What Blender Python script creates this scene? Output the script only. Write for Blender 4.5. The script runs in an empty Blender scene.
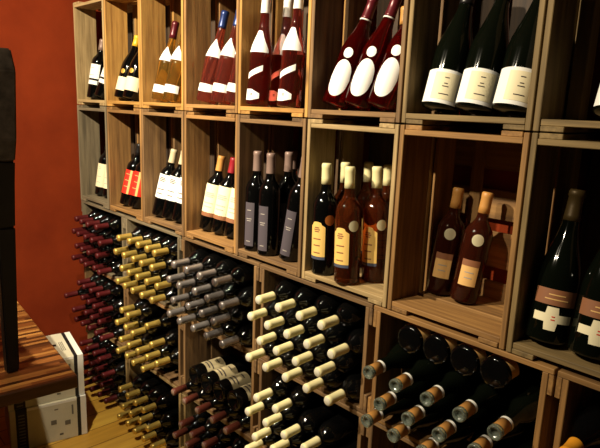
import bpy, bmesh, math, random
from mathutils import Vector, Matrix
random.seed(7)
C = bpy.context.scene.collection
PI = math.pi

# ------------------------------------------------------------------ materials
def lin(c):
    return tuple((x/255/12.92 if x/255 <= .04045 else ((x/255+.055)/1.055)**2.4) for x in c)

def mat(name, rgb, rough=.5, metal=0., trans=0., ior=1.45, coat=0., spec=.5):
    m = bpy.data.materials.new(name); m.use_nodes = True
    b = m.node_tree.nodes['Principled BSDF']
    b.inputs['Base Color'].default_value = (*lin(rgb), 1)
    b.inputs['Roughness'].default_value = rough
    b.inputs['Metallic'].default_value = metal
    b.inputs['Transmission Weight'].default_value = trans
    b.inputs['IOR'].default_value = ior
    b.inputs['Coat Weight'].default_value = coat
    b.inputs['Specular IOR Level'].default_value = spec
    return m

def noisy(name, a, b_, scale, stretch=(1, 1, 1), rough=.6, bump=.0, detail=6., coord='Object', rnd=True, knots=False):
    """two-colour stretched noise, used for timber, plaster and card"""
    m = bpy.data.materials.new(name); m.use_nodes = True
    nt = m.node_tree; N = nt.nodes; L = nt.links
    p = N['Principled BSDF']; p.inputs['Roughness'].default_value = rough
    tc = N.new('ShaderNodeTexCoord'); mp = N.new('ShaderNodeMapping')
    mp.inputs['Scale'].default_value = stretch
    L.new(tc.outputs[coord], mp.inputs['Vector'])
    if rnd:
        oi = N.new('ShaderNodeObjectInfo'); mu = N.new('ShaderNodeMath'); mu.operation = 'MULTIPLY'
        mu.inputs[1].default_value = 37.; L.new(oi.outputs['Random'], mu.inputs[0])
        cb = N.new('ShaderNodeCombineXYZ')
        for k in range(3): L.new(mu.outputs[0], cb.inputs[k])
        L.new(cb.outputs[0], mp.inputs['Location'])
    n = N.new('ShaderNodeTexNoise'); n.inputs['Scale'].default_value = scale
    n.inputs['Detail'].default_value = detail; n.inputs['Roughness'].default_value = .62
    L.new(mp.outputs[0], n.inputs['Vector'])
    r = N.new('ShaderNodeValToRGB')
    r.color_ramp.elements[0].position = .32; r.color_ramp.elements[1].position = .68
    r.color_ramp.elements[0].color = (*lin(a), 1); r.color_ramp.elements[1].color = (*lin(b_), 1)
    L.new(n.outputs[0], r.inputs[0])
    col = r.outputs[0]
    if rnd:
        hs = N.new('ShaderNodeHueSaturation')
        mr = N.new('ShaderNodeMapRange'); mr.inputs['To Min'].default_value = .78; mr.inputs['To Max'].default_value = 1.18
        L.new(oi.outputs['Random'], mr.inputs[0]); L.new(mr.outputs[0], hs.inputs['Value'])
        L.new(col, hs.inputs['Color']); col = hs.outputs[0]
    if knots:
        v = N.new('ShaderNodeTexVoronoi'); v.inputs['Scale'].default_value = 5.5
        mp2 = N.new('ShaderNodeMapping'); mp2.inputs['Scale'].default_value = tuple(.35+.65*min(1, s/6) for s in stretch)
        L.new(tc.outputs[coord], mp2.inputs['Vector']); L.new(cb.outputs[0], mp2.inputs['Location'])
        L.new(mp2.outputs[0], v.inputs['Vector'])
        kr = N.new('ShaderNodeValToRGB'); kr.color_ramp.elements[0].position = .03; kr.color_ramp.elements[1].position = .11
        kr.color_ramp.elements[0].color = (.25, .2, .16, 1); kr.color_ramp.elements[1].color = (1, 1, 1, 1)
        L.new(v.outputs['Distance'], kr.inputs[0])
        mx = N.new('ShaderNodeMix'); mx.data_type = 'RGBA'; mx.blend_type = 'MULTIPLY'; mx.inputs[0].default_value = .8
        L.new(col, mx.inputs[6]); L.new(kr.outputs[0], mx.inputs[7]); col = mx.outputs[2]
    L.new(col, p.inputs['Base Color'])
    if bump:
        bp = N.new('ShaderNodeBump'); bp.inputs['Strength'].default_value = bump; bp.inputs['Distance'].default_value = .004
        L.new(n.outputs[0], bp.inputs['Height']); L.new(bp.outputs[0], p.inputs['Normal'])
    return m

TINTS = {
 'gold':  ((134, 92, 38), (198, 150, 76)),
 'honey': ((106, 74, 38), (162, 120, 66)),
 'brown': ((84, 60, 36), (134, 102, 62)),
 'grey':  ((86, 76, 58), (132, 118, 92)),
 'dark':  ((94, 76, 44), (150, 124, 78)),
 'pale':  ((128, 106, 68), (188, 160, 112)),
 'shaded':  ((44, 32, 22), (78, 58, 38)),  # back slats only: darkened in colour to deepen the shade inside crates
}
WOOD = {}
def wood(t, axis):
    if (t, axis) not in WOOD:
        s = [26., 26., 26.]; s['xyz'.index(axis)] = 1.6
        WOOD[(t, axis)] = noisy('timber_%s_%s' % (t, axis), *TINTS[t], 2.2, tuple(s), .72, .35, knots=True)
    return WOOD[(t, axis)]

M = dict(
 dark=mat('dark_bottle_glass', (6, 6, 6), .07),
 green=mat('green_bottle_glass', (8, 11, 6), .07),
 rose=mat('rose_wine_glass', (222, 116, 100), .03, trans=.95, ior=1.36),
 maroon=mat('maroon_rose_glass', (176, 72, 62), .03, trans=.95, ior=1.36),
 red=mat('red_rose_glass', (160, 24, 20), .03, trans=.95, ior=1.36),
 amber=mat('amber_wine_glass', (238, 192, 92), .03, trans=.95, ior=1.36),
 brownred=mat('brown_red_glass', (92, 40, 24), .04, trans=.8, ior=1.36),
 rosedark=mat('deep_rose_glass', (146, 72, 36), .04, trans=.92, ior=1.36),
 clear=mat('clear_neck_glass', (168, 178, 164), .06, trans=.8, ior=1.4),
 c_red=mat('red_foil', (76, 18, 20), .45, .1),
 c_gold=mat('gold_foil', (222, 192, 100), .3, .7),
 c_grey=mat('grey_foil', (156, 149, 146), .27, .7),
 c_cream=mat('cream_foil', (226, 216, 164), .42), c_dull=mat('dull_gold_foil', (88, 70, 38), .45, .3),
 c_creamtop=mat('cream_foil_disc', (206, 200, 180), .5),
 c_tan=mat('tan_foil', (196, 140, 72), .45),
 c_white=mat('white_foil', (238, 236, 228), .45),
 c_rust=mat('rust_foil', (88, 40, 28), .5, .05),
 c_pinktip=mat('pale_foil_disc', (130, 104, 90), .55),
 c_navy=mat('navy_foil', (34, 52, 104), .3, .3),
 c_mar=mat('maroon_foil', (88, 22, 30), .3, .2),
 c_slate=mat('slate_foil', (138, 114, 104), .4, .2),
 c_yellow=mat('yellow_foil', (222, 176, 44), .4),
 c_orange=mat('orange_foil', (238, 160, 40), .45),
 c_black=mat('black_foil', (22, 20, 20), .35),
 c_beige=mat('beige_foil', (200, 184, 150), .4),
 c_pinkred=mat('crimson_foil', (146, 30, 40), .4),
 l_white=mat('white_paper', (244, 242, 236), .6),
 l_cream=mat('cream_paper', (240, 228, 190), .6),
 l_beige=mat('beige_paper', (176, 162, 126), .6),
 l_yellow=mat('yellow_paper', (228, 188, 104), .6),
 l_red=mat('red_paper', (214, 44, 26), .55),
 l_slate=mat('slate_paper', (78, 71, 78), .55),
 l_gold=mat('gold_paper', (206, 160, 70), .4, .4),
 l_brown=mat('brown_paper', (142, 92, 60), .6),
 l_tan=mat('tan_paper', (224, 178, 110), .6),
 l_blue=mat('blue_grey_paper', (70, 76, 96), .6),
 ink=mat('label_ink', (70, 62, 60), .7),
 softink=mat('faint_label_ink', (168, 160, 152), .7),
 medal=mat('medal_paper', (206, 196, 160), .45, .2),
 bronze=mat('bronze_medal_paper', (170, 96, 40), .4, .3),
)

# ------------------------------------------------------------------ mesh helpers
def link(name, bm, m, parent=None, smooth=False):
    me = bpy.data.meshes.new(name); bm.normal_update(); bm.to_mesh(me); bm.free()
    for x in (m if isinstance(m, list) else [m]): me.materials.append(x)
    if smooth:
        for p in me.polygons: p.use_smooth = True
    o = bpy.data.objects.new(name, me); C.objects.link(o)
    if parent: o.parent = parent
    return o

def add_box(bm, x0, x1, y0, y1, z0, z1, bev=0.):
    r = bmesh.ops.create_cube(bm, size=1.)
    vs = r['verts']
    for v in vs:
        v.co = Vector(((x0+x1)/2+v.co.x*(x1-x0), (y0+y1)/2+v.co.y*(y1-y0), (z0+z1)/2+v.co.z*(z1-z0)))
    if bev:
        es = list({e for v in vs for e in v.link_edges})
        bmesh.ops.bevel(bm, geom=es, offset=bev, segments=1, affect='EDGES')

def box(name, dims, m, parent=None, bev=.0014):
    bm = bmesh.new(); add_box(bm, *dims, bev)
    return link(name, bm, m, parent)

def empty(name, loc=(0, 0, 0), label=None, cat=None, group=None):
    o = bpy.data.objects.new(name, None); C.objects.link(o)
    o.location = loc; o.empty_display_size = .05
    if label: o['label'] = label
    if cat: o['category'] = cat
    if group: o['group'] = group
    return o

def dup(src, mw, label, group=None):
    r = src.copy(); C.objects.link(r); r.matrix_world = mw; r['label'] = label
    if group: r['group'] = group
    for ch in src.children:
        c = ch.copy(); C.objects.link(c); c.parent = r
        for g in ch.children:
            d = g.copy(); C.objects.link(d); d.parent = c
    return r

# ------------------------------------------------------------------ bottles
def bordeaux(r=.0375, H=.30):
    s = H/.30
    return [(r-.008, 0), (r-.002, .001), (r, .005), (r, .10*s), (r, .182*s), (r-.0008, .190*s), (r-.0035, .199*s), (r-.0085, .208*s), (r-.0145, .2155*s),
            (.0182, .223*s), (.0155, .231*s), (.0143, .243*s), (.0138, .262*s), (.0136, H-.015), (.0142, H-.013), (.0142, H-.003), (.0132, H)]
def burgundy(r=.0405, H=.30):
    s = H/.30
    return [(r-.008, 0), (r-.002, .001), (r, .005), (r, .09*s), (r, .145*s), (r-.001, .155*s), (r-.0035, .168*s), (r-.008, .183*s), (r-.0135, .199*s),
            (r-.019, .215*s), (.0175, .232*s), (.0152, .248*s), (.0142, .264*s), (.0138, H-.014), (.0152, H-.012), (.0152, H-.003), (.014, H)]
def champagne(r=.045, H=.325):
    s = H/.325
    return [(r-.010, 0), (r-.002, .002), (r, .007), (r, .08*s), (r, .135*s), (r-.001, .147*s), (r-.004, .165*s), (r-.0095, .185*s), (r-.016, .206*s),
            (r-.022, .228*s), (.0185, .250*s), (.0165, .270*s), (.0155, .29*s), (.0155, H-.016), (.0178, H-.014), (.0178, H-.005), (.0165, H)]
def provence(r=.0375, H=.335):
    s = H/.335
    return [(r-.008, 0), (r-.002, .001), (r, .005), (r, .03), (r-.0012, .08*s), (r-.001, .12*s), (r, .150*s), (r-.0012, .163*s), (r-.0055, .182*s), (r-.0115, .200*s),
            (r-.017, .216*s), (.0172, .234*s), (.0152, .255*s), (.0142, .28*s), (.0140, H-.016), (.0147, H-.014), (.0147, H-.003), (.0136, H)]

def rad(P, z):
    for (r0, z0), (r1, z1) in zip(P, P[1:]):
        if z <= z1: return r0+(r1-r0)*max(0, (z-z0))/max(1e-9, z1-z0)
    return P[-1][0]

def lathe(P, seg=28, cap0=True, cap1=True):
    bm = bmesh.new(); rings = []
    for r, z in P:
        rings.append([bm.verts.new((r*math.cos(2*PI*i/seg), r*math.sin(2*PI*i/seg), z)) for i in range(seg)])
    for a, b in zip(rings, rings[1:]):
        for i in range(seg):
            bm.faces.new((a[i], a[(i+1) % seg], b[(i+1) % seg], b[i]))
    if cap0: bm.faces.new(rings[0][::-1])
    if cap1: bm.faces.new(rings[-1])
    return bm

def sub_profile(P, z0, z1, off):
    zs = sorted({z0, z1, *[z for _, z in P if z0 < z < z1]})
    return [(rad(P, z)+off, z) for z in zs]

def sleeve(name, P, z0, z1, m, parent, off=.0009, seg=28, top=False):
    Q = sub_profile(P, z0, z1, off)
    if top: Q[-1] = (Q[-1][0]-.0015, Q[-1][1]+.0008)
    inner = [(max(.002, rad(P, z0)-.0004), z0)]
    bm = lathe(inner+Q, seg, False, top)
    return link(name, bm, m, parent, True)

def patch(name, P, m, parent, z0, z1, ha, ca=0., lo=None, hi=None, off=.0008, nu=16, nv=8):
    """paper label curved round the bottle; lo(u), hi(u) in 0..1 shape its lower and upper edge; front = local -Y"""
    bm = bmesh.new(); G = []
    for i in range(nu+1):
        u = -1+2*i/nu; a = -PI/2+ca+u*ha
        l = z0+(z1-z0)*(lo(u) if lo else 0); h = z0+(z1-z0)*(hi(u) if hi else 1)
        col = []
        for j in range(nv+1):
            z = l+(h-l)*j/nv; r = rad(P, z)+off
            col.append(bm.verts.new((r*math.cos(a), r*math.sin(a), z)))
        G.append(col)
    for i in range(nu):
        for j in range(nv):
            bm.faces.new((G[i][j], G[i+1][j], G[i+1][j+1], G[i][j+1]))
    bmesh.ops.remove_doubles(bm, verts=bm.verts, dist=1e-6)
    o = link(name, bm, m, parent, True)
    return o

oval_lo = lambda u: .5-.5*math.sqrt(max(0, 1-u*u))
oval_hi = lambda u: .5+.5*math.sqrt(max(0, 1-u*u))
collar_hi = lambda u: 1-.68*max(0, abs(u)-.10)/.90
collar_flat = lambda u: 1-.78*max(0, abs(u)-.34)/.66-.06*max(0, u)
arch_hi = lambda u: 1-.10*u*u-(.05 if abs(u) > .6 else 0)
diag_lo = lambda u: .30*(u+1)
diag_hi = lambda u: .40+.30*(u+1)

def lines(P, lab, zs, ha, ca=0., off=.0014, m='softink', h=.0025, name='lettering'):
    """several short printed text lines as one sub-part of a label"""
    for z, w in zs:
        bm = bmesh.new(); n = 8; prev = None
        for i in range(n+1):
            a = -PI/2+ca+(-1+2*i/n)*ha*w
            col = [bm.verts.new(((rad(P, q)+off)*math.cos(a), (rad(P, q)+off)*math.sin(a), q)) for q in (z-h/2, z+h/2)]
            if prev: bm.faces.new((prev[0], col[0], col[1], prev[1]))
            prev = col
        link(name, bm, M[m], lab, True)

def bottle(P, glass, cap=None, capm=None, label=None, group=None, seg=28, topm=None):
    """Empty at the base of the bottle, local +Z up the neck, label faces local -Y"""
    root = empty('wine_bottle', (0, 0, 0), label, 'bottle', group)
    link('glass_body', lathe(P, seg), M[glass], root, True)
    H = P[-1][1]
    if cap:
        sleeve('capsule', P, cap, H, M[capm], root, .0011, seg, True)
        if topm:
            bm = lathe([(.0125, H+.001), (.0118, H+.0019)], seg)
            link('capsule_disc', bm, M[topm], root, True)
    return root

def pose(root, base, axis, face=(0, -1, 0)):
    z = Vector(axis).normalized(); f = Vector(face); f = (f-z*f.dot(z)).normalized()
    y = -f; x = y.cross(z)
    R = Matrix((x, y, z)).transposed().to_4x4()
    root.matrix_world = Matrix.Translation(base) @ R
    return root.matrix_world

# ------------------------------------------------------------------ crates
D = .262; T = .013
def upright_crate(k, zb, tint, label, front=.112, rear0=.152, back='vertical', post=0., w=.340, h=.498):
    t = empty('wooden_crate', (.345*k+.0025, 0, zb+.001), label, 'crate', 'upright crates on the wall')
    j = lambda a=.002: random.uniform(-a, a)
    zx = wood(tint, 'z'); xx = wood(tint, 'x'); yy = wood(tint, 'y'); shade = wood('shaded', 'z')
    for x in (0, w-T):
        box('side_board', (x, x+T, j(.003), front+j(.003), j(.0008)+.0009, h-.0009+j(.0008)), zx, t)
        box('side_board', (x, x+T, rear0, D-.012, .001, h-.001), zx, t)
    for z0 in (.0125, h-.0125-.0135):
        box('end_board', (T+.0004, w-T-.0004, j(.002), .102+j(.004), z0, z0+.0135), xx, t)
        box('end_board', (T+.0004, w-T-.0004, .122, D-.012, z0, z0+.0135), xx, t)
    for z0 in (0.0005, h-.0125):
        for x in (T+.0004, w-T-.0504-.004*random.random()):
            box('cleat', (x, x+.05, j(.003), D-.014, z0, z0+.0119), yy, t)
    if back == 'vertical':
        for x0, x1 in ((.035, .118), (.136, .216), (.236, .318)):
            box('back_slat', (x0+j(.005), x1+j(.005), D-.0118, D-.002, .002, h-.002), shade, t)
    else:
        for z0, z1 in ((.004, .075), (.115, .215), (.25, .33), (.385, .494)):
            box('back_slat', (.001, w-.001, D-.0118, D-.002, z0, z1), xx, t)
        box('back_batten', (.075, .108, D-.024, D-.0122, .03, h-.03), zx, t)
    if post:
        box('corner_post', (T+.0004, T+post, front+.012, rear0-.0006 if rear0-front > .03 else rear0, .027, h-.027), zx, t)
    return t

def lying_crate(n, zb, tint, label, h=.343, w=.504, slats=((.006, .105), (.125, .22), (.238, .337))):
    t = empty('wooden_crate', (-.005+.508*n, 0, zb+.001), label, 'crate', 'crates lying on their long side')
    j = lambda a=.002: random.uniform(-a, a)
    zx = wood(tint, 'z'); xx = wood(tint, 'x'); yy = wood(tint, 'y')
    for z0 in (0, h-T):
        box('side_board', (j(.0008)+.0009, w-.0009, j(.003), .108+j(.004), z0, z0+T), xx, t)
        box('side_board', (.001, w-.001, .140, D-.012, z0, z0+T), xx, t)
    for x0 in (.0125, w-.0125-.0135):
        box('end_board', (x0, x0+.0135, j(.002), .112, T+.0004, h-T-.0004), zx, t)
        box('end_board', (x0, x0+.0135, .135, D-.012, T+.0004, h-T-.0004), zx, t)
    for x0 in (.0005, w-.0125):
        for z0 in (T+.0004, h-T-.0504):
            box('cleat', (x0, x0+.0119, j(.003), D-.014, z0, z0+.05), yy, t)
    for z0, z1 in slats:
        box('back_slat', (.002, w-.002, D-.0118, D-.002, z0, z1), wood('shaded', 'x'), t)
    return t

B = [0, .345, .69, 1.035, 1.535, 2.035]      # shelf levels
tint1 = ['pale', 'gold', 'gold', 'honey', 'gold', 'brown', 'dark', 'dark']
lab1 = ['upright wooden crate at top left holding bottles with black glass and white labels',
 'upright crate in top row holding white-banded bottles with gold medallions',
 'upright crate in top row holding amber wine bottles with white collars',
 'upright crate in top row holding pink wine bottles with navy capsules',
 'upright crate in top row holding tall bottles with slanted white label strips',
 'upright crate in top row holding leaning rose bottles with white oval labels',
 'upright crate in top row holding three large green bottles with big white labels',
 'upright crate at the right end of the top row beside the large green bottles']
tint2 = ['grey', 'honey', 'brown', 'honey', 'brown', 'pale', 'honey', 'dark']
lab2 = ['greyish upright crate at left end of second row holding cream-labelled bottles',
 'upright crate in second row holding red-labelled dark bottles',
 'upright crate in second row holding three dark bottles with joined white labels',
 'upright crate in second row holding cream-labelled bottles with brown lower bands',
 'upright crate in second row holding dark bottles with narrow slate-grey labels',
 'upright crate in second row holding yellow-labelled bottles with round medallions',
 'upright crate in second row holding two tan-labelled bottles and much empty space',
 'upright crate at right end of second row holding bottles with cross-shaped labels']
for k in range(8):
    upright_crate(k, B[4], tint1[k], lab1[k], post={5: .014, 6: .015, 7: .030}.get(k, 0.))
    upright_crate(k, B[3], tint2[k], lab2[k], *((.128, .165, 'horizontal') if k == 6 else ()), **(dict(post=.02) if k == 7 else {}))
tl = {(3, 0): 'grey', (3, 1): 'grey', (3, 2): 'brown', (3, 3): 'brown', (3, 4): 'honey', (3, 5): 'honey',
      (4, 0): 'brown', (4, 1): 'brown', (4, 2): 'brown', (4, 3): 'brown', (4, 4): 'brown', (4, 5): 'brown', (5, 4): 'dark', (5, 5): 'dark',
      (5, 0): 'dark', (5, 1): 'dark', (5, 2): 'dark', (5, 3): 'dark'}
cn = ['far-left red-cap', 'gold-cap', 'grey-cap', 'cream-cap', 'cork-necked bottle', 'orange-cap']
for (r, n), t in tl.items():
    rw = {3: 'upper', 4: 'middle', 5: 'bottom'}[r]
    lying_crate(n, B[5-r], t, 'wooden crate on its long side in the %s lying row, in the %s column' % (rw, cn[n]),
                **(dict(slats=((.006, .105), (.125, .252), (.304, .337))) if (r, n) == (3, 4) else dict(slats=((.006, .103), (.164, .245), (.26, .337))) if (r, n) == (4, 2) else {}))

# ------------------------------------------------------------------ lying bottles
ORD = ['first', 'second', 'third', 'fourth', 'fifth', 'sixth']
CAMP = Vector((2.96113, -1.18337, 1.56686))
R3 = Matrix(((.68148776, .73080497, .03871097), (-.17494447, .11131961, .97826498), (-.71061162, .67344788, -.20371324)))
F = 561.645
def px(p):
    v = R3 @ (Vector(p)-CAMP); return 300+F*v.x/v.z, 224-F*v.y/v.z

def slim(P):
    H = P[-1][1]
    return [(r, z) for r, z in P if z < .222*H/.3]+[(.0172, .223*H/.3), (.0146, .230*H/.3), (.0134, .238*H/.3), (.0131, H-.06), (.0131, H-.012), (.0138, H-.010), (.0138, H-.003), (.0128, H)]
def lying_proto(kind):
    if kind == 'red':   P = slim(bordeaux(.0385, .30)); r = bottle(P, 'dark', .236, 'c_red', seg=20)
    if kind == 'gold':  P = slim(bordeaux(.0385, .30)); r = bottle(P, 'dark', .236, 'c_gold', seg=20)
    if kind == 'grey':  P = slim(bordeaux(.0395, .31)); r = bottle(P, 'dark', .240, 'c_grey', seg=24)
    if kind == 'cream': P = slim(bordeaux(.0395, .31)); r = bottle(P, 'dark', .246, 'c_cream', seg=24, topm='c_creamtop')
    if kind == 'rust':  P = slim(bordeaux(.0385, .30)); r = bottle(P, 'dark', .240, 'c_rust', seg=20, topm='c_pinktip')
    if kind == 'orange': P = burgundy(.040, .305); r = bottle(P, 'dark', .250, 'c_orange', seg=24)
    if kind == 'cork':
        P = champagne(.0395, .30)
        r = bottle(P[:-4]+[(.0155, .283)], 'green', seg=24)
        Q = [(.0158, .2832), (.0172, .285), (.0176, .288), (.0176, .296), (.0165, .2985), (.0125, .2985), (.0115, .290)]
        link('clear_rim', lathe(Q, 24), M['clear'], r, True)
        PP = [(.0157, .24), (.0157, .284)]
        sleeve('cork_band', PP, .2505, .2835, M['c_tan'], r, .0008, 24)
        sleeve('white_neck_ring', PP, .2385, .2503, M['c_white'], r, .0016, 24)
    if kind == 'tanbase':
        P = bordeaux(.0385, .25); r = bottle(P, 'dark', .205, 'c_slate', seg=24)
        patch('label', P, M['l_tan'], r, .014, .05, 1.3)
    if kind == 'base':
        P = bordeaux(.0390, .30); r = bottle([(.0015, .022), (.008, .019), (.018, .011), (.027, .002)]+P, 'dark', .245, 'c_slate', seg=24)
        patch('label', P, M['l_beige'], r, .045, .135, 1.2)
        lab = r.children[-1]; lines(P, lab, ((.06, .5), (.075, .7), (.11, .3)), 1.0, m='ink', h=.006)
    return r, P
PROTO = {}
CAPW = {'red': 'red-capped', 'gold': 'gold-capped', 'grey': 'grey-capped', 'cream': 'cream-capped', 'rust': 'rust-capped', 'cork': 'cork-necked', 'orange': 'orange-capped'}

def lay(kind, x, z, tip, label, group, tilt=2.5, outward=True):
    if kind not in PROTO: PROTO[kind] = [*lying_proto(kind), False]
    root, P, used = PROTO[kind]
    H = P[-1][1]
    tl_ = math.radians(tilt+random.uniform(-.2, .2)); yw = random.uniform(-.005, .005)
    if outward:
        ax = Vector((math.sin(yw), -math.cos(tl_), -math.sin(tl_)))
        base = Vector((x, tip, z))-ax*H
        base.z = z+math.sin(tl_)*.17      # tilts about the middle of the body
        face = (0, 0, 1)
    else:
        ax = Vector((math.sin(yw), 1, .0)); base = Vector((x, tip, z)); face = (.35, -.2, 1)
    a = px(base); b = px(base+ax*H)
    if (a[1] > 470 or a[0] > 625) and (b[1] > 462 or b[0] > 620): return None
    if used:
        o = dup(root, Matrix.Identity(4), label, group)
    else:
        o = root; PROTO[kind][2] = True; o['label'] = label; o['group'] = group
    o['category'] = 'bottle'
    pose(o, base, ax, face)
    return o

LAYN = ['top layer', 'second layer', 'third layer', 'fourth layer']
def rack(kind, n, row, sp, plan, tip, skip_first=0, zadj=0., pull={}):
    x0 = -.005+.508*n+.026+.041
    zf = B[5-row]+.001+T
    r_ = .0415
    rw = {3: 'upper', 4: 'middle', 5: 'bottom'}[row]
    for li, idxs in enumerate(plan):
        lev = 3-li
        z = zf+r_+.072*lev+zadj
        off = 0 if lev % 2 == 0 else sp/2
        for q, i in enumerate(idxs):
            x = x0+off+sp*i
            y = tip+random.uniform(-.006, .006)-pull.get((li, i), 0)
            lab = '%s bottle lying in the %s row of lying crates, %s from left in %s' % (CAPW[kind], rw, ORD[q], LAYN[li])
            lay(kind, x, z, y, lab, '%s bottles in the %s lying crate' % (CAPW[kind], rw))

R5 = range(5)
rack('red', 0, 3, .0815, [range(4), R5, range(4), R5], -.08)
rack('red', 0, 4, .0815, [range(4), R5, range(4), R5], -.08, pull={(1, 0): .05, (2, 0): .03})
rack('red', 0, 5, .0815, [range(4), R5, range(4), R5], -.08)
rack('gold', 1, 3, .0815, [R5, R5, R5, R5], -.08)
rack('gold', 1, 4, .0815, [(0, 1, 3), (0, 1, 2, 4), R5, (0, 1, 2, 3)], -.085)
rack('gold', 1, 5, .0815, [(), range(4), range(4), R5], -.085)
rack('grey', 2, 3, .0918, [range(4), R5, range(4), R5], -.105)
rack('rust', 2, 4, .0918, [(), (), (), R5], -.08)
for q, (x, z) in enumerate(((1.170, .4747), (1.256, .4747), (1.342, .4747), (1.4335, .4747))):
    lay('base', x-.02, z+.0068, -.030+.003*(q == 3), 'dark bottle lying base outward on the rust-capped bottles, %s of four with cream labels' % ORD[q],
        'base-outward bottles with cream labels', 0, False)
rack('rust', 2, 5, .0918, [range(4), R5, range(4), R5], -.08)
rack('cream', 3, 3, .0918, [range(4), R5, range(4), R5], -.092)
rack('cream', 3, 4, .0918, [(0, 1), range(4), range(4), R5], -.092)
rack('cork', 4, 3, .0905, [(), R5, range(4), R5], -.095, zadj=-.0005)
for q, x in enumerate((2.161, 2.243, 2.325, 2.407)):
    lay('tanbase', x-.015, .9685, .004, 'dark bottle base outward under the shelf above cork-necked bottles, %s of four from left' % ORD[q],
        'base-outward bottles above the cork-necked ones', 0, False)
for q, x in enumerate((2.604, 2.606, 2.603)):
    lay('orange', x, B[2]+.001+T+.0412+.0822*(2-q), -.09, 'orange-capped bottle in the lower right crate, %s of the stack' % ('topmost', 'middle', 'lowest')[q], 'orange-capped bottles in the lower right crate')

# ------------------------------------------------------------------ standing bottles
def stand(proto, x, y, floor, axis, label, group, face=None, first=False):
    P = proto['P']; r = max(p[0] for p in P)-.003
    ax = Vector(axis).normalized()
    s = math.sqrt(max(0, 1-ax.z**2))
    base = Vector((x, y, floor+.0008+r*s))
    if not proto.get('used'):
        o = proto['root']; proto['used'] = True; o['label'] = label
        if group: o['group'] = group
    else:
        o = dup(proto['root'], Matrix.Identity(4), label, group)
    pose(o, base, ax, face or (.35, -.94, 0))
    return o

F1 = B[4]+.001+.026; F2 = B[3]+.001+.026
def mk(P, glass, cap, capm, labels=(), topm=None):
    root = bottle(P, glass, cap, capm, seg=32, topm=topm)
    for L in labels:
        d = dict(L); tx = d.pop('text', None); nm = d.pop('name', 'label'); m = d.pop('m')
        o = patch(nm, P, M[m], root, **d)
        if tx: lines(P, o, tx['zs'], tx.get('ha', d['ha']*.7), d.get('ca', 0), m=tx.get('m', 'softink'), h=tx.get('h', .0025), off=d.get('off', .0008)+.0006)
    return dict(root=root, P=P)

def ctr(k): return .345*k
# --- top row
p = mk(bordeaux(.0375, .30), 'dark', .245, 'c_slate', [
    dict(m='l_white', z0=.098, z1=.170, ha=1.0, text=dict(zs=((.115, .6), (.15, .4)))), dict(m='l_white', z0=.068, z1=.088, ha=.9, name='lower_label')])
stand(p, .060, .066, F1, (.05, .17, 1), 'dark bottle leaning in top left crate, left of two with white labels', 'white-labelled bottles at top left')
stand(p, .144, .068, F1, (.14, .34, 1), 'dark bottle in top left crate behind the wooden divider, right of two with white labels', 'white-labelled bottles at top left')
p = mk(burgundy(.0405, .30), 'dark', .250, 'c_yellow', [
    dict(m='l_cream', z0=.034, z1=.096, ha=1.25), dict(m='l_gold', z0=.112, z1=.134, ha=.28, lo=oval_lo, hi=oval_hi, name='medallion')])
stand(p, .4030, .056, F1, (.06, .26, 1), 'dark bottle with cream band and gold medallion, left one in second top crate', 'cream-banded bottles with gold medallions')
stand(p, .4875, .058, F1, (.04, .25, 1), 'dark bottle with cream band and gold medallion, right one in second top crate', 'cream-banded bottles with gold medallions')
p = mk(provence(.0385, .335), 'amber', .265, 'c_mar', [
    dict(m='l_white', z0=.030, z1=.062, ha=1.2), dict(m='l_white', z0=.165, z1=.225, ha=1.1, hi=collar_hi, name='collar_label')])
stand(p, .752, .058, F1, (.05, .21, 1), 'amber wine bottle with white collar and maroon capsule, left one in third top crate', 'amber wine bottles')
stand(p, .838, .062, F1, (.04, .21, 1), 'amber wine bottle with white collar, right one beside the divider in third top crate', 'amber wine bottles')
p = mk(provence(.0385, .345), 'rose', .282, 'c_navy', [
    dict(m='l_white', z0=.036, z1=.066, ha=1.15, lo=lambda u: .12*u*u), dict(m='l_white', z0=.168, z1=.236, ha=1.15, hi=collar_hi, name='collar_label')])
for q, x in enumerate((1.103, 1.187, 1.270)):
    stand(p, x, .056+.006*q, F1, (.08, .20, 1), 'leaning pink wine bottle with navy capsule and white collar, %s of three' % ('left', 'middle', 'right')[q], 'pink wine bottles with navy capsules')
p = mk(provence(.0385, .36), 'maroon', .300, 'c_white', [
    dict(m='l_white', z0=.172, z1=.243, ha=1.15, hi=collar_flat, name='collar_label'),
    dict(m='l_white', z0=.084, z1=.132, ha=.75, lo=diag_lo, hi=diag_hi, name='slanted_label'),
    dict(m='l_white', z0=.016, z1=.052, ha=.72, ca=-.1, lo=lambda u: .2*max(0, u), hi=lambda u: 1-.35*max(0, u), name='base_label', text=dict(zs=((.034, .18), (.038, .2)), m='ink'))])
stand(p, 1.4355, .040, F1, (.02, .07, 1), 'upright white-capped bottle with slanted white strip, leftmost of four', 'bottles with slanted white strips')
stand(p, 1.437, .138, F1, (.02, .06, 1), 'white-capped bottle with slanted strip standing set back, second of four from left', 'bottles with slanted white strips')
stand(p, 1.590, .045, F1, (.02, .07, 1), 'white-capped bottle with slanted white strip, third of four from left', 'bottles with slanted white strips')
stand(p, 1.628, .138, F1, (.01, .06, 1), 'white-capped bottle with slanted strip against the right divider, last of four', 'bottles with slanted white strips')
p = mk(burgundy(.0395, .325), 'red', .262, 'c_mar', [
    dict(m='l_white', z0=.022, z1=.130, ha=.80, lo=oval_lo, hi=oval_hi), dict(m='l_white', z0=.136, z1=.166, ha=.36, lo=oval_lo, hi=oval_hi, name='small_oval_label')])
sleeve('white_capsule_ring', p['P'], .258, .262, M['c_white'], p['root'], .0012, 32)
for q, x in enumerate((1.783, 1.866, 1.949)):
    stand(p, x, .054+.004*q, F1, (.16, .30, 1), 'rose bottle leaning right with white oval label, %s of three' % ('leftmost', 'middle', 'rightmost')[q], 'rose bottles with oval labels')
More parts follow.
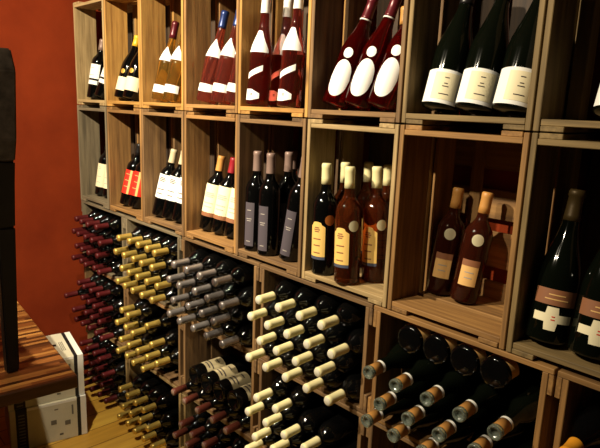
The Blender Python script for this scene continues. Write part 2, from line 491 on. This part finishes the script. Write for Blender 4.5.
p = mk(bordeaux(.0375, .30), 'rosedark', .25, 'c_tan', [dict(m='l_brown', z0=.15, z1=.18, ha=.9)])
stand(p, 1.905, .205, F1, (-.02, .03, 1), 'orange-brown bottle standing at the back behind the three leaning rose bottles', None)
p = mk(champagne(.0455, .325), 'green', .262, 'c_black', [
    dict(m='l_white', z0=.010, z1=.092, ha=1.22, hi=lambda u: 1-.04*u*u),
    dict(m='l_cream', z0=.019, z1=.084, ha=.66, ca=.12, off=.0014, name='inner_label', text=dict(zs=((.072, .25), (.058, .2), (.051, .35), (.032, .55)), m='ink', h=.0022))])
for q, x in enumerate((2.140, 2.2355, 2.331)):
    stand(p, x+.007, .052, F1, (.05, .235, 1), 'large dark green bottle with wide white label, %s of three' % ('leftmost', 'middle', 'rightmost')[q], 'large green bottles with white labels', (.45, -.89, 0))
stand(p, 2.552, .072, F1, (.05, .25, 1), 'large dark bottle at the right edge of the photo, beyond the three large green bottles', 'large green bottles with white labels', (.2, -.95, 0))

# --- second row
p = mk(bordeaux(.0375, .30), 'dark', .245, 'c_black', [dict(m='l_cream', z0=.045, z1=.168, ha=1.0, text=dict(zs=((.150, .3), (.142, .22), (.10, .5), (.07, .5))))])
stand(p, .080, .082, F2, (.08, .13, 1), 'dark bottle with tall cream label in the greyish crate, left one', 'cream-labelled bottles at the left end')
stand(p, .165, .086, F2, (.03, .13, 1), 'dark bottle with tall cream label in the greyish crate, right one by divider', 'cream-labelled bottles at the left end')
p = mk(bordeaux(.0375, .30), 'dark', .245, 'c_black', [
    dict(m='l_red', z0=.055, z1=.170, ha=1.15, text=dict(zs=((.15, .4), (.12, .35), (.09, .4)), m='l_tan')),
    dict(m='l_tan', z0=.055, z1=.170, ha=.14, ca=.42, off=.0014, name='label_stripe')])
stand(p, .424, .056, F2, (.10, .20, 1), 'dark bottle with bright red label, left of two in second row', 'red-labelled bottles')
stand(p, .506, .060, F2, (.08, .20, 1), 'dark bottle with bright red label, right of two beside the divider', 'red-labelled bottles')
p = mk(bordeaux(.0375, .30), 'dark', .240, 'c_beige', [dict(m='l_white', z0=.080, z1=.186, ha=1.35, text=dict(zs=((.170, .35), (.163, .45), (.156, .35), (.12, .5), (.10, .4)), m='ink', h=.004))])
for q, x in enumerate((.745, .824, .903)):
    stand(p, x, .054+.003*q, F2, (.10, .20, 1), 'dark bottle with white label and beige capsule, %s of three in third crate' % ('left', 'middle', 'right')[q], 'white-labelled bottles in the second row')
p1 = mk(bordeaux(.0375, .30), 'dark', .240, 'c_tan', [
    dict(m='l_cream', z0=.072, z1=.186, ha=1.35, text=dict(zs=((.150, .5), (.143, .6), (.136, .5), (.11, .6), (.095, .5)), m='softink', h=.004)),
    dict(m='l_brown', z0=.056, z1=.0715, ha=1.35, name='label_foot')])
p2 = mk(bordeaux(.0375, .30), 'dark', .240, 'c_pinkred', [
    dict(m='l_cream', z0=.072, z1=.186, ha=1.35, text=dict(zs=((.150, .5), (.143, .6), (.136, .5), (.11, .6), (.095, .5)), m='softink', h=.004)),
    dict(m='l_brown', z0=.056, z1=.0715, ha=1.35, name='label_foot')])
stand(p1, 1.094, .075, F2, (.08, .16, 1), 'tan-capped dark bottle with cream label and brown lower band', 'cream-labelled bottles with brown bands')
stand(p2, 1.174, .077, F2, (.08, .16, 1), 'crimson-capped bottle with cream label and brown lower band, the middle of three', 'cream-labelled bottles with brown bands')
stand(p2, 1.254, .080, F2, (.07, .16, 1), 'crimson-capped bottle with cream label and brown lower band, by the right divider', 'cream-labelled bottles with brown bands')
p = mk(bordeaux(.038, .348), 'dark', .280, 'c_slate', [dict(m='l_slate', z0=.018, z1=.172, ha=.50, ca=-.1, text=dict(zs=((.145, .6), (.115, .8), (.108, .6), (.035, .6)), m='softink'))])
stand(p, 1.435, .042, F2, (.0, .02, 1), 'dark bottle with slate label beside left divider, leftmost in its crate', 'dark bottles with slate-grey labels')
stand(p, 1.513, .040, F2, (.0, .01, 1), 'dark bottle with slate label standing in the middle at the front', 'dark bottles with slate-grey labels')
stand(p, 1.612, .052, F2, (.15, .03, 1), 'dark bottle with tilted slate label leaning right, at front right of its crate', 'dark bottles with slate-grey labels')
stand(p, 1.498, .128, F2, (.0, .03, 1), 'dark slate-capped bottle just behind the middle slate-labelled one', 'dark bottles with slate-grey labels')
stand(p, 1.440, .200, F2, (.0, .03, 1), 'dark slate-capped bottle deepest at the back left of the slate-label crate', 'dark bottles with slate-grey labels')
def chateau(glass, medal):
    return mk(bordeaux(.0385, .34), glass, .278, 'c_cream', [
        dict(m='l_yellow', z0=.058, z1=.166, ha=.72, ca=-.25, hi=arch_hi, text=dict(zs=((.148, .4), (.142, .55), (.136, .4), (.113, .7), (.093, .6), (.07, .6)), m='l_brown', h=.0035)),
        dict(m='l_blue', z0=.049, z1=.0575, ha=.72, ca=-.25, name='label_foot'),
        dict(m=medal, z0=.156, z1=.188, ha=.40, ca=.80, lo=oval_lo, hi=oval_hi, off=.0013, name='medallion')])
pd = chateau('dark', 'bronze'); pr = chateau('rosedark', 'medal')
stand(pd, 1.787, .038, F2, (-.02, .0, 1), 'black-glass bottle with yellow label and bronze medallion, front left of its crate', 'yellow-labelled bottles')
stand(pr, 1.898, .024, F2, (-.05, .02, 1), 'brown rose bottle with yellow label and silver medallion, frontmost of its crate', 'yellow-labelled bottles')
stand(pr, 1.934, .108, F2, (-.055, .01, 1), 'rose bottle with yellow label right behind the frontmost one', 'yellow-labelled bottles')
stand(pr, 1.783, .122, F2, (-.01, .0, 1), 'cream-capped bottle directly behind the black-glass yellow-labelled bottle', 'yellow-labelled bottles')
stand(pr, 1.806, .206, F2, (-.01, .0, 1), 'dim cream-capped bottle deepest at the back left of the yellow-label crate', 'yellow-labelled bottles')
stand(pr, 1.905, .190, F2, (-.03, .0, 1), 'dim cream-capped bottle at the back right of the yellow-label crate', 'yellow-labelled bottles')
p = mk(bordeaux(.0375, .30), 'brownred', .244, 'c_tan', [
    dict(m='l_tan', z0=.048, z1=.118, ha=.62, ca=-.1, text=dict(zs=((.085, .7), (.07, .6)))), dict(m='l_brown', z0=.102, z1=.119, ha=.63, ca=-.1, off=.0013, name='label_header'),
    dict(m='medal', z0=.158, z1=.190, ha=.42, ca=.0, lo=oval_lo, hi=oval_hi, name='medallion')])
stand(p, 2.125, .165, F2, (.05, .10, 1), 'tan-capped bottle with tan label, left of two at the back of the half-empty crate', 'tan-labelled bottles in the half-empty crate', (.5, -.86, 0))
stand(p, 2.209, .156, F2, (.07, .12, 1), 'tan-capped bottle with paler tan label, right of two in the half-empty crate', 'tan-labelled bottles in the half-empty crate', (.5, -.86, 0))
def cross_hi(u): return 1 if abs(u+.1) < .3 else .70
def cross_lo(u): return 0 if abs(u+.1) < .3 else .34
p = mk(champagne(.0450, .345), 'green', .275, 'c_dull', [
    dict(m='l_brown', z0=.086, z1=.121, ha=1.1, text=dict(zs=((.109, .5), (.099, .7)), m='l_tan')),
    dict(m='l_cream', z0=.030, z1=.082, ha=.95, lo=cross_lo, hi=cross_hi, nu=40, name='cross_label', text=dict(zs=((.054, .15), (.061, .12)), m='l_red', ha=.6))])
stand(p, 2.480, .054, F2, (.0, .20, 1), 'large bottle with brown band and cross-shaped cream label, left of two', 'bottles with cross-shaped labels', (.45, -.89, 0))
stand(p, 2.575, .054, F2, (.02, .18, 1), 'large bottle with brown band and cross-shaped label at the right edge of the photo', 'bottles with cross-shaped labels', (.45, -.89, 0))

# ------------------------------------------------------------------ room
def structure(o):
    o['kind'] = 'structure'; return o
plaster = noisy('red_plaster', (116, 39, 11), (138, 51, 17), 3., (1, 1, 1), .85, .12, rnd=False)
plaster.node_tree.nodes['Principled BSDF'].inputs['Specular IOR Level'].default_value = .15
cream = mat('unlit_ceiling', (60, 48, 38), .9); dim = mat('unlit_far_wall', (26, 18, 14), .9)  # ceiling and far walls coloured dark to stand for an unlit room
YB = .275
structure(box('wall_back', (-.13, 4.6, YB, YB+.1, 0, 2.9), plaster, bev=0))
structure(box('wall_left', (-.13, -.03, -4, YB, 0, 2.9), plaster, bev=0))
structure(box('wall_right', (4.6, 4.7, -4, YB+.1, 0, 2.9), dim, bev=0))
structure(box('wall_front', (-.13, 4.7, -4.1, -4, 0, 2.9), dim, bev=0))
structure(box('ceiling', (-.13, 4.7, -4.1, YB+.1, 2.9, 3.0), cream, bev=0))

def planks():
    m = bpy.data.materials.new('oak_floor'); m.use_nodes = True
    nt = m.node_tree; N = nt.nodes; L = nt.links; p = N['Principled BSDF']; p.inputs['Roughness'].default_value = .38
    tc = N.new('ShaderNodeTexCoord'); mp = N.new('ShaderNodeMapping'); mp.inputs['Rotation'].default_value = (0, 0, PI/2)
    L.new(tc.outputs['Object'], mp.inputs[0])
    br = N.new('ShaderNodeTexBrick'); br.inputs['Scale'].default_value = 1.; br.inputs['Brick Width'].default_value = 1.1; br.inputs['Row Height'].default_value = .13
    br.inputs['Mortar Size'].default_value = .0025
    br.inputs['Color1'].default_value = (*lin((208, 166, 70)), 1); br.inputs['Color2'].default_value = (*lin((188, 142, 54)), 1); br.inputs['Mortar'].default_value = (*lin((110, 74, 26)), 1)
    L.new(mp.outputs[0], br.inputs[0])
    n = N.new('ShaderNodeTexNoise'); n.inputs['Scale'].default_value = 3.; n.inputs['Detail'].default_value = 6
    mp2 = N.new('ShaderNodeMapping'); mp2.inputs['Scale'].default_value = (14, 1.2, 1); L.new(tc.outputs['Object'], mp2.inputs[0]); L.new(mp2.outputs[0], n.inputs[0])
    mx = N.new('ShaderNodeMix'); mx.data_type = 'RGBA'; mx.blend_type = 'OVERLAY'; mx.inputs[0].default_value = .4
    L.new(br.outputs[0], mx.inputs[6]); L.new(n.outputs[0], mx.inputs[7]); L.new(mx.outputs[2], p.inputs['Base Color'])
    return m
structure(box('floor', (-.13, 4.7, -4.1, YB+.1, -.1, 0), planks(), bev=0))

# ------------------------------------------------------------------ table, chair, cartons
def stripes():
    m = bpy.data.materials.new('striped_block_wood'); m.use_nodes = True
    nt = m.node_tree; N = nt.nodes; L = nt.links; p = N['Principled BSDF']; p.inputs['Roughness'].default_value = .35
    tc = N.new('ShaderNodeTexCoord'); sx = N.new('ShaderNodeSeparateXYZ'); L.new(tc.outputs['Object'], sx.inputs[0])
    mu = N.new('ShaderNodeMath'); mu.operation = 'MULTIPLY'; mu.inputs[1].default_value = 62.; L.new(sx.outputs['X'], mu.inputs[0])
    fl = N.new('ShaderNodeMath'); fl.operation = 'FLOOR'; L.new(mu.outputs[0], fl.inputs[0])
    # strips of several lengths along y
    m2 = N.new('ShaderNodeMath'); m2.operation = 'MULTIPLY'; m2.inputs[1].default_value = 2.1; L.new(sx.outputs['Y'], m2.inputs[0])
    ad = N.new('ShaderNodeMath'); ad.operation = 'MULTIPLY_ADD'; ad.inputs[1].default_value = .37; L.new(fl.outputs[0], ad.inputs[0]); L.new(m2.outputs[0], ad.inputs[2])
    f2 = N.new('ShaderNodeMath'); f2.operation = 'FLOOR'; L.new(ad.outputs[0], f2.inputs[0])
    cb = N.new('ShaderNodeCombineXYZ'); L.new(fl.outputs[0], cb.inputs[0]); L.new(f2.outputs[0], cb.inputs[1])
    wn = N.new('ShaderNodeTexWhiteNoise'); L.new(cb.outputs[0], wn.inputs['Vector'])
    r = N.new('ShaderNodeValToRGB'); r.color_ramp.elements[0].color = (*lin((52, 28, 12)), 1); r.color_ramp.elements[1].color = (*lin((206, 148, 76)), 1)
    e = r.color_ramp.elements.new(.5); e.color = (*lin((132, 78, 36)), 1)
    L.new(wn.outputs['Value'], r.inputs[0])
    n = N.new('ShaderNodeTexNoise'); n.inputs['Scale'].default_value = 4.; mp = N.new('ShaderNodeMapping'); mp.inputs['Scale'].default_value = (60, 3, 20)
    L.new(tc.outputs['Object'], mp.inputs[0]); L.new(mp.outputs[0], n.inputs[0])
    mx = N.new('ShaderNodeMix'); mx.data_type = 'RGBA'; mx.blend_type = 'OVERLAY'; mx.inputs[0].default_value = .5
    L.new(r.outputs[0], mx.inputs[6]); L.new(n.outputs[0], mx.inputs[7]); L.new(mx.outputs[2], p.inputs['Base Color'])
    return m
ROT = math.radians(-4.9)
tb = empty('dining_table', (1.386, -.585, 0), 'table with striped dark and light wooden block top in the lower left corner', 'table')
tb.rotation_euler = (0, 0, ROT)
TW, TD = 1.15, .78
box('tabletop', (-TW, 0, -TD, 0, .712, .75), stripes(), tb, .003)
blk = mat('black_steel', (20, 18, 17), .5)
for x in (-.80, -.35):
    bm = lathe([(.034, .02), (.034, .70)], 24); o = link('pedestal', bm, blk, tb, True); o.location = (x, -.47, 0)
box('pedestal_foot', (-.95, -.20, -.60, -.34, .0004, .0195), blk, tb, .004)
box('support_frame', (-.95, -.20, -.62, -.32, .7005, .7115), blk, tb, .001)

leather = noisy('black_leather', (46, 40, 34), (78, 70, 60), 40, (1, 1, 1), .38, .1, rnd=False)
lacq = mat('black_lacquer', (15, 12, 10), .5)
ch = empty('dining_chair', (1.232, -.724, .751), 'black high-backed leather chair standing on the striped table at left edge', 'chair')
ch.rotation_euler = (0, 0, math.radians(0))
def loft(name, sect, m, parent):
    """square bar through (x, y, z, half-width x, half-width y)"""
    bm = bmesh.new(); rings = []
    for x, y, z, a, b in sect:
        rings.append([bm.verts.new(v) for v in ((x-a, y-b, z), (x+a, y-b, z), (x+a, y+b, z), (x-a, y+b, z))])
    for p_, q_ in zip(rings, rings[1:]):
        for i in range(4): bm.faces.new((p_[i], p_[(i+1) % 4], q_[(i+1) % 4], q_[i]))
    bm.faces.new(rings[0][::-1]); bm.faces.new(rings[-1])
    bmesh.ops.bevel(bm, geom=list(bm.edges), offset=.004, segments=2, affect='EDGES')
    return link(name, bm, m, parent, False)
CWD = .42
for s in (0, 1):
    loft('leg', [(0, -s*CWD, .0, .017, .017), (.010, -s*CWD, .25, .021, .021), (.022, -s*CWD, .45, .024, .024)], lacq, ch)
    loft('leg', [(-.44, -s*CWD, .0, .017, .017), (-.44, -s*CWD, .40, .021, .021)], lacq, ch)
box('seat', (-.47, -.005, -CWD-.03, .03, .402, .472), leather, ch, .02)
loft('backrest', [(.022, -CWD/2, .4505, .024, CWD/2+.024), (.044, -CWD/2, .58, .024, CWD/2+.024), (.054, -CWD/2, .64, .025, CWD/2+.025)], lacq, ch)
loft('back_cushion', [(.054, -CWD/2, .6402, .025, CWD/2+.025), (.062, -CWD/2, .70, .028, CWD/2+.029), (.082, -CWD/2, .88, .030, CWD/2+.031), (.089, -CWD/2, .935, .022, CWD/2+.022)], leather, ch)

card = noisy('white_card', (196, 190, 164), (214, 208, 184), 6, (1, 1, 1), .7, rnd=False)
ivory = mat('white_card_edge', (236, 234, 224), .6)
black = mat('black_print', (24, 22, 24), .6)
grey = mat('grey_print', (110, 104, 92), .7)
BRT = math.radians(-11)
def carton(z0, h, label, dx=0., dr=0.):
    t = empty('wine_carton', (.535+dx, -.228, z0), label, 'carton', 'stacked wine cartons'); t.rotation_euler = (0, 0, BRT+dr)
    w, d = .300, .325
    box('carton_body', (-w, 0, -d, 0, 0, h), card, t, .002)
    e = .0006
    # lid band, dark stripe and margin near the far end, wide dark band with lettering near the other end
    def wrap(nm, y0, y1, m, off=e):
        bm = bmesh.new()
        add_box(bm, 0, off, y0, y1, .002, h-.0005)
        add_box(bm, -w+.002, off, y0, y1, h-.0005, h+off)
        return link(nm, bm, m, t)
    wrap('white_margin', -.026, -.001, ivory); wrap('dark_stripe', -.042, -.0265, black); wrap('printed_band', -.300, -.254, black)
    bm = bmesh.new(); add_box(bm, 0, .0004, -.252, -.043, h-.014, h-.002); link('lid_edge', bm, ivory, t)
    for y0, y1, z0_, z1 in ((-.157, -.133, .088, .11), (-.097, -.073, .073, .095), (-.122, -.106, .028, .036), (-.066, -.058, .12, .168), (-.14, -.124, .158, .164)):
        bm = bmesh.new(); add_box(bm, 0, e, y0, y1, z0_, z1); link('printed_mark', bm, grey, t)
    for i in range(11):
        bm = bmesh.new(); add_box(bm, e, e+.0003, -.290, -.264, .012+i*.0155, .018+i*.0155); link('band_lettering', bm, grey, t)
    bm = bmesh.new(); add_box(bm, -.17, -.145, -.115, -.09, h, h+e); link('top_mark', bm, black, t)
    for i in range(3):
        bm = bmesh.new(); add_box(bm, -.19+.002*i, -.08, -.062-.007*i, -.0585-.007*i, h, h+e*.8); link('top_lettering', bm, grey, t)
    return t
carton(.0005, .199, 'lower white wine carton on the floor with dark lettered band under the table')
carton(.2006, .203, 'upper white wine carton stacked on the lower carton, black-edged top beside the table', -.013, .02)

# ------------------------------------------------------------------ camera and lamps
cam = bpy.data.cameras.new('camera'); co = bpy.data.objects.new('camera', cam); C.objects.link(co)
cam.sensor_width = 36; cam.lens = F/600*36; cam.clip_start = .02
rt, up, fw = R3[0], R3[1], R3[2]
mw = Matrix((rt, up, -fw)).transposed().to_4x4(); mw.translation = CAMP
co.matrix_world = mw
bpy.context.scene.camera = co

def lamp(name, loc, power, col, size=.03, target=None, cone=None, blend=.5):
    l = bpy.data.lights.new(name, 'SPOT' if cone else 'POINT'); l.energy = power; l.color = col; l.shadow_soft_size = size
    o = bpy.data.objects.new(name, l); C.objects.link(o); o.location = loc
    if cone:
        l.spot_size = math.radians(cone); l.spot_blend = blend
        o.rotation_euler = (Vector(target)-Vector(loc)).to_track_quat('-Z', 'Y').to_euler()
    return o
WARM = (1., .86, .63)
lamp('ceiling_spot', (1.20, -1.80, 2.72), 480, WARM, .03, (.95, 0, 1.62), 100, 1.)
lamp('ceiling_spot', (1.25, -.88, 2.75), 190, WARM, .03, (.85, -.28, 0), 62, 1.)
lamp('ceiling_spot', (1.80, -1.85, 2.72), 125, WARM, .03, (1.75, 0, 1.6), 110, 1.)
w = bpy.data.worlds.new('world'); bpy.context.scene.world = w; w.use_nodes = True
w.node_tree.nodes['Background'].inputs[0].default_value = (.02, .015, .01, 1)
vs = bpy.context.scene.view_settings
vs.view_transform = 'Standard'; vs.look = 'None'; vs.exposure = 0.; vs.gamma = 1.
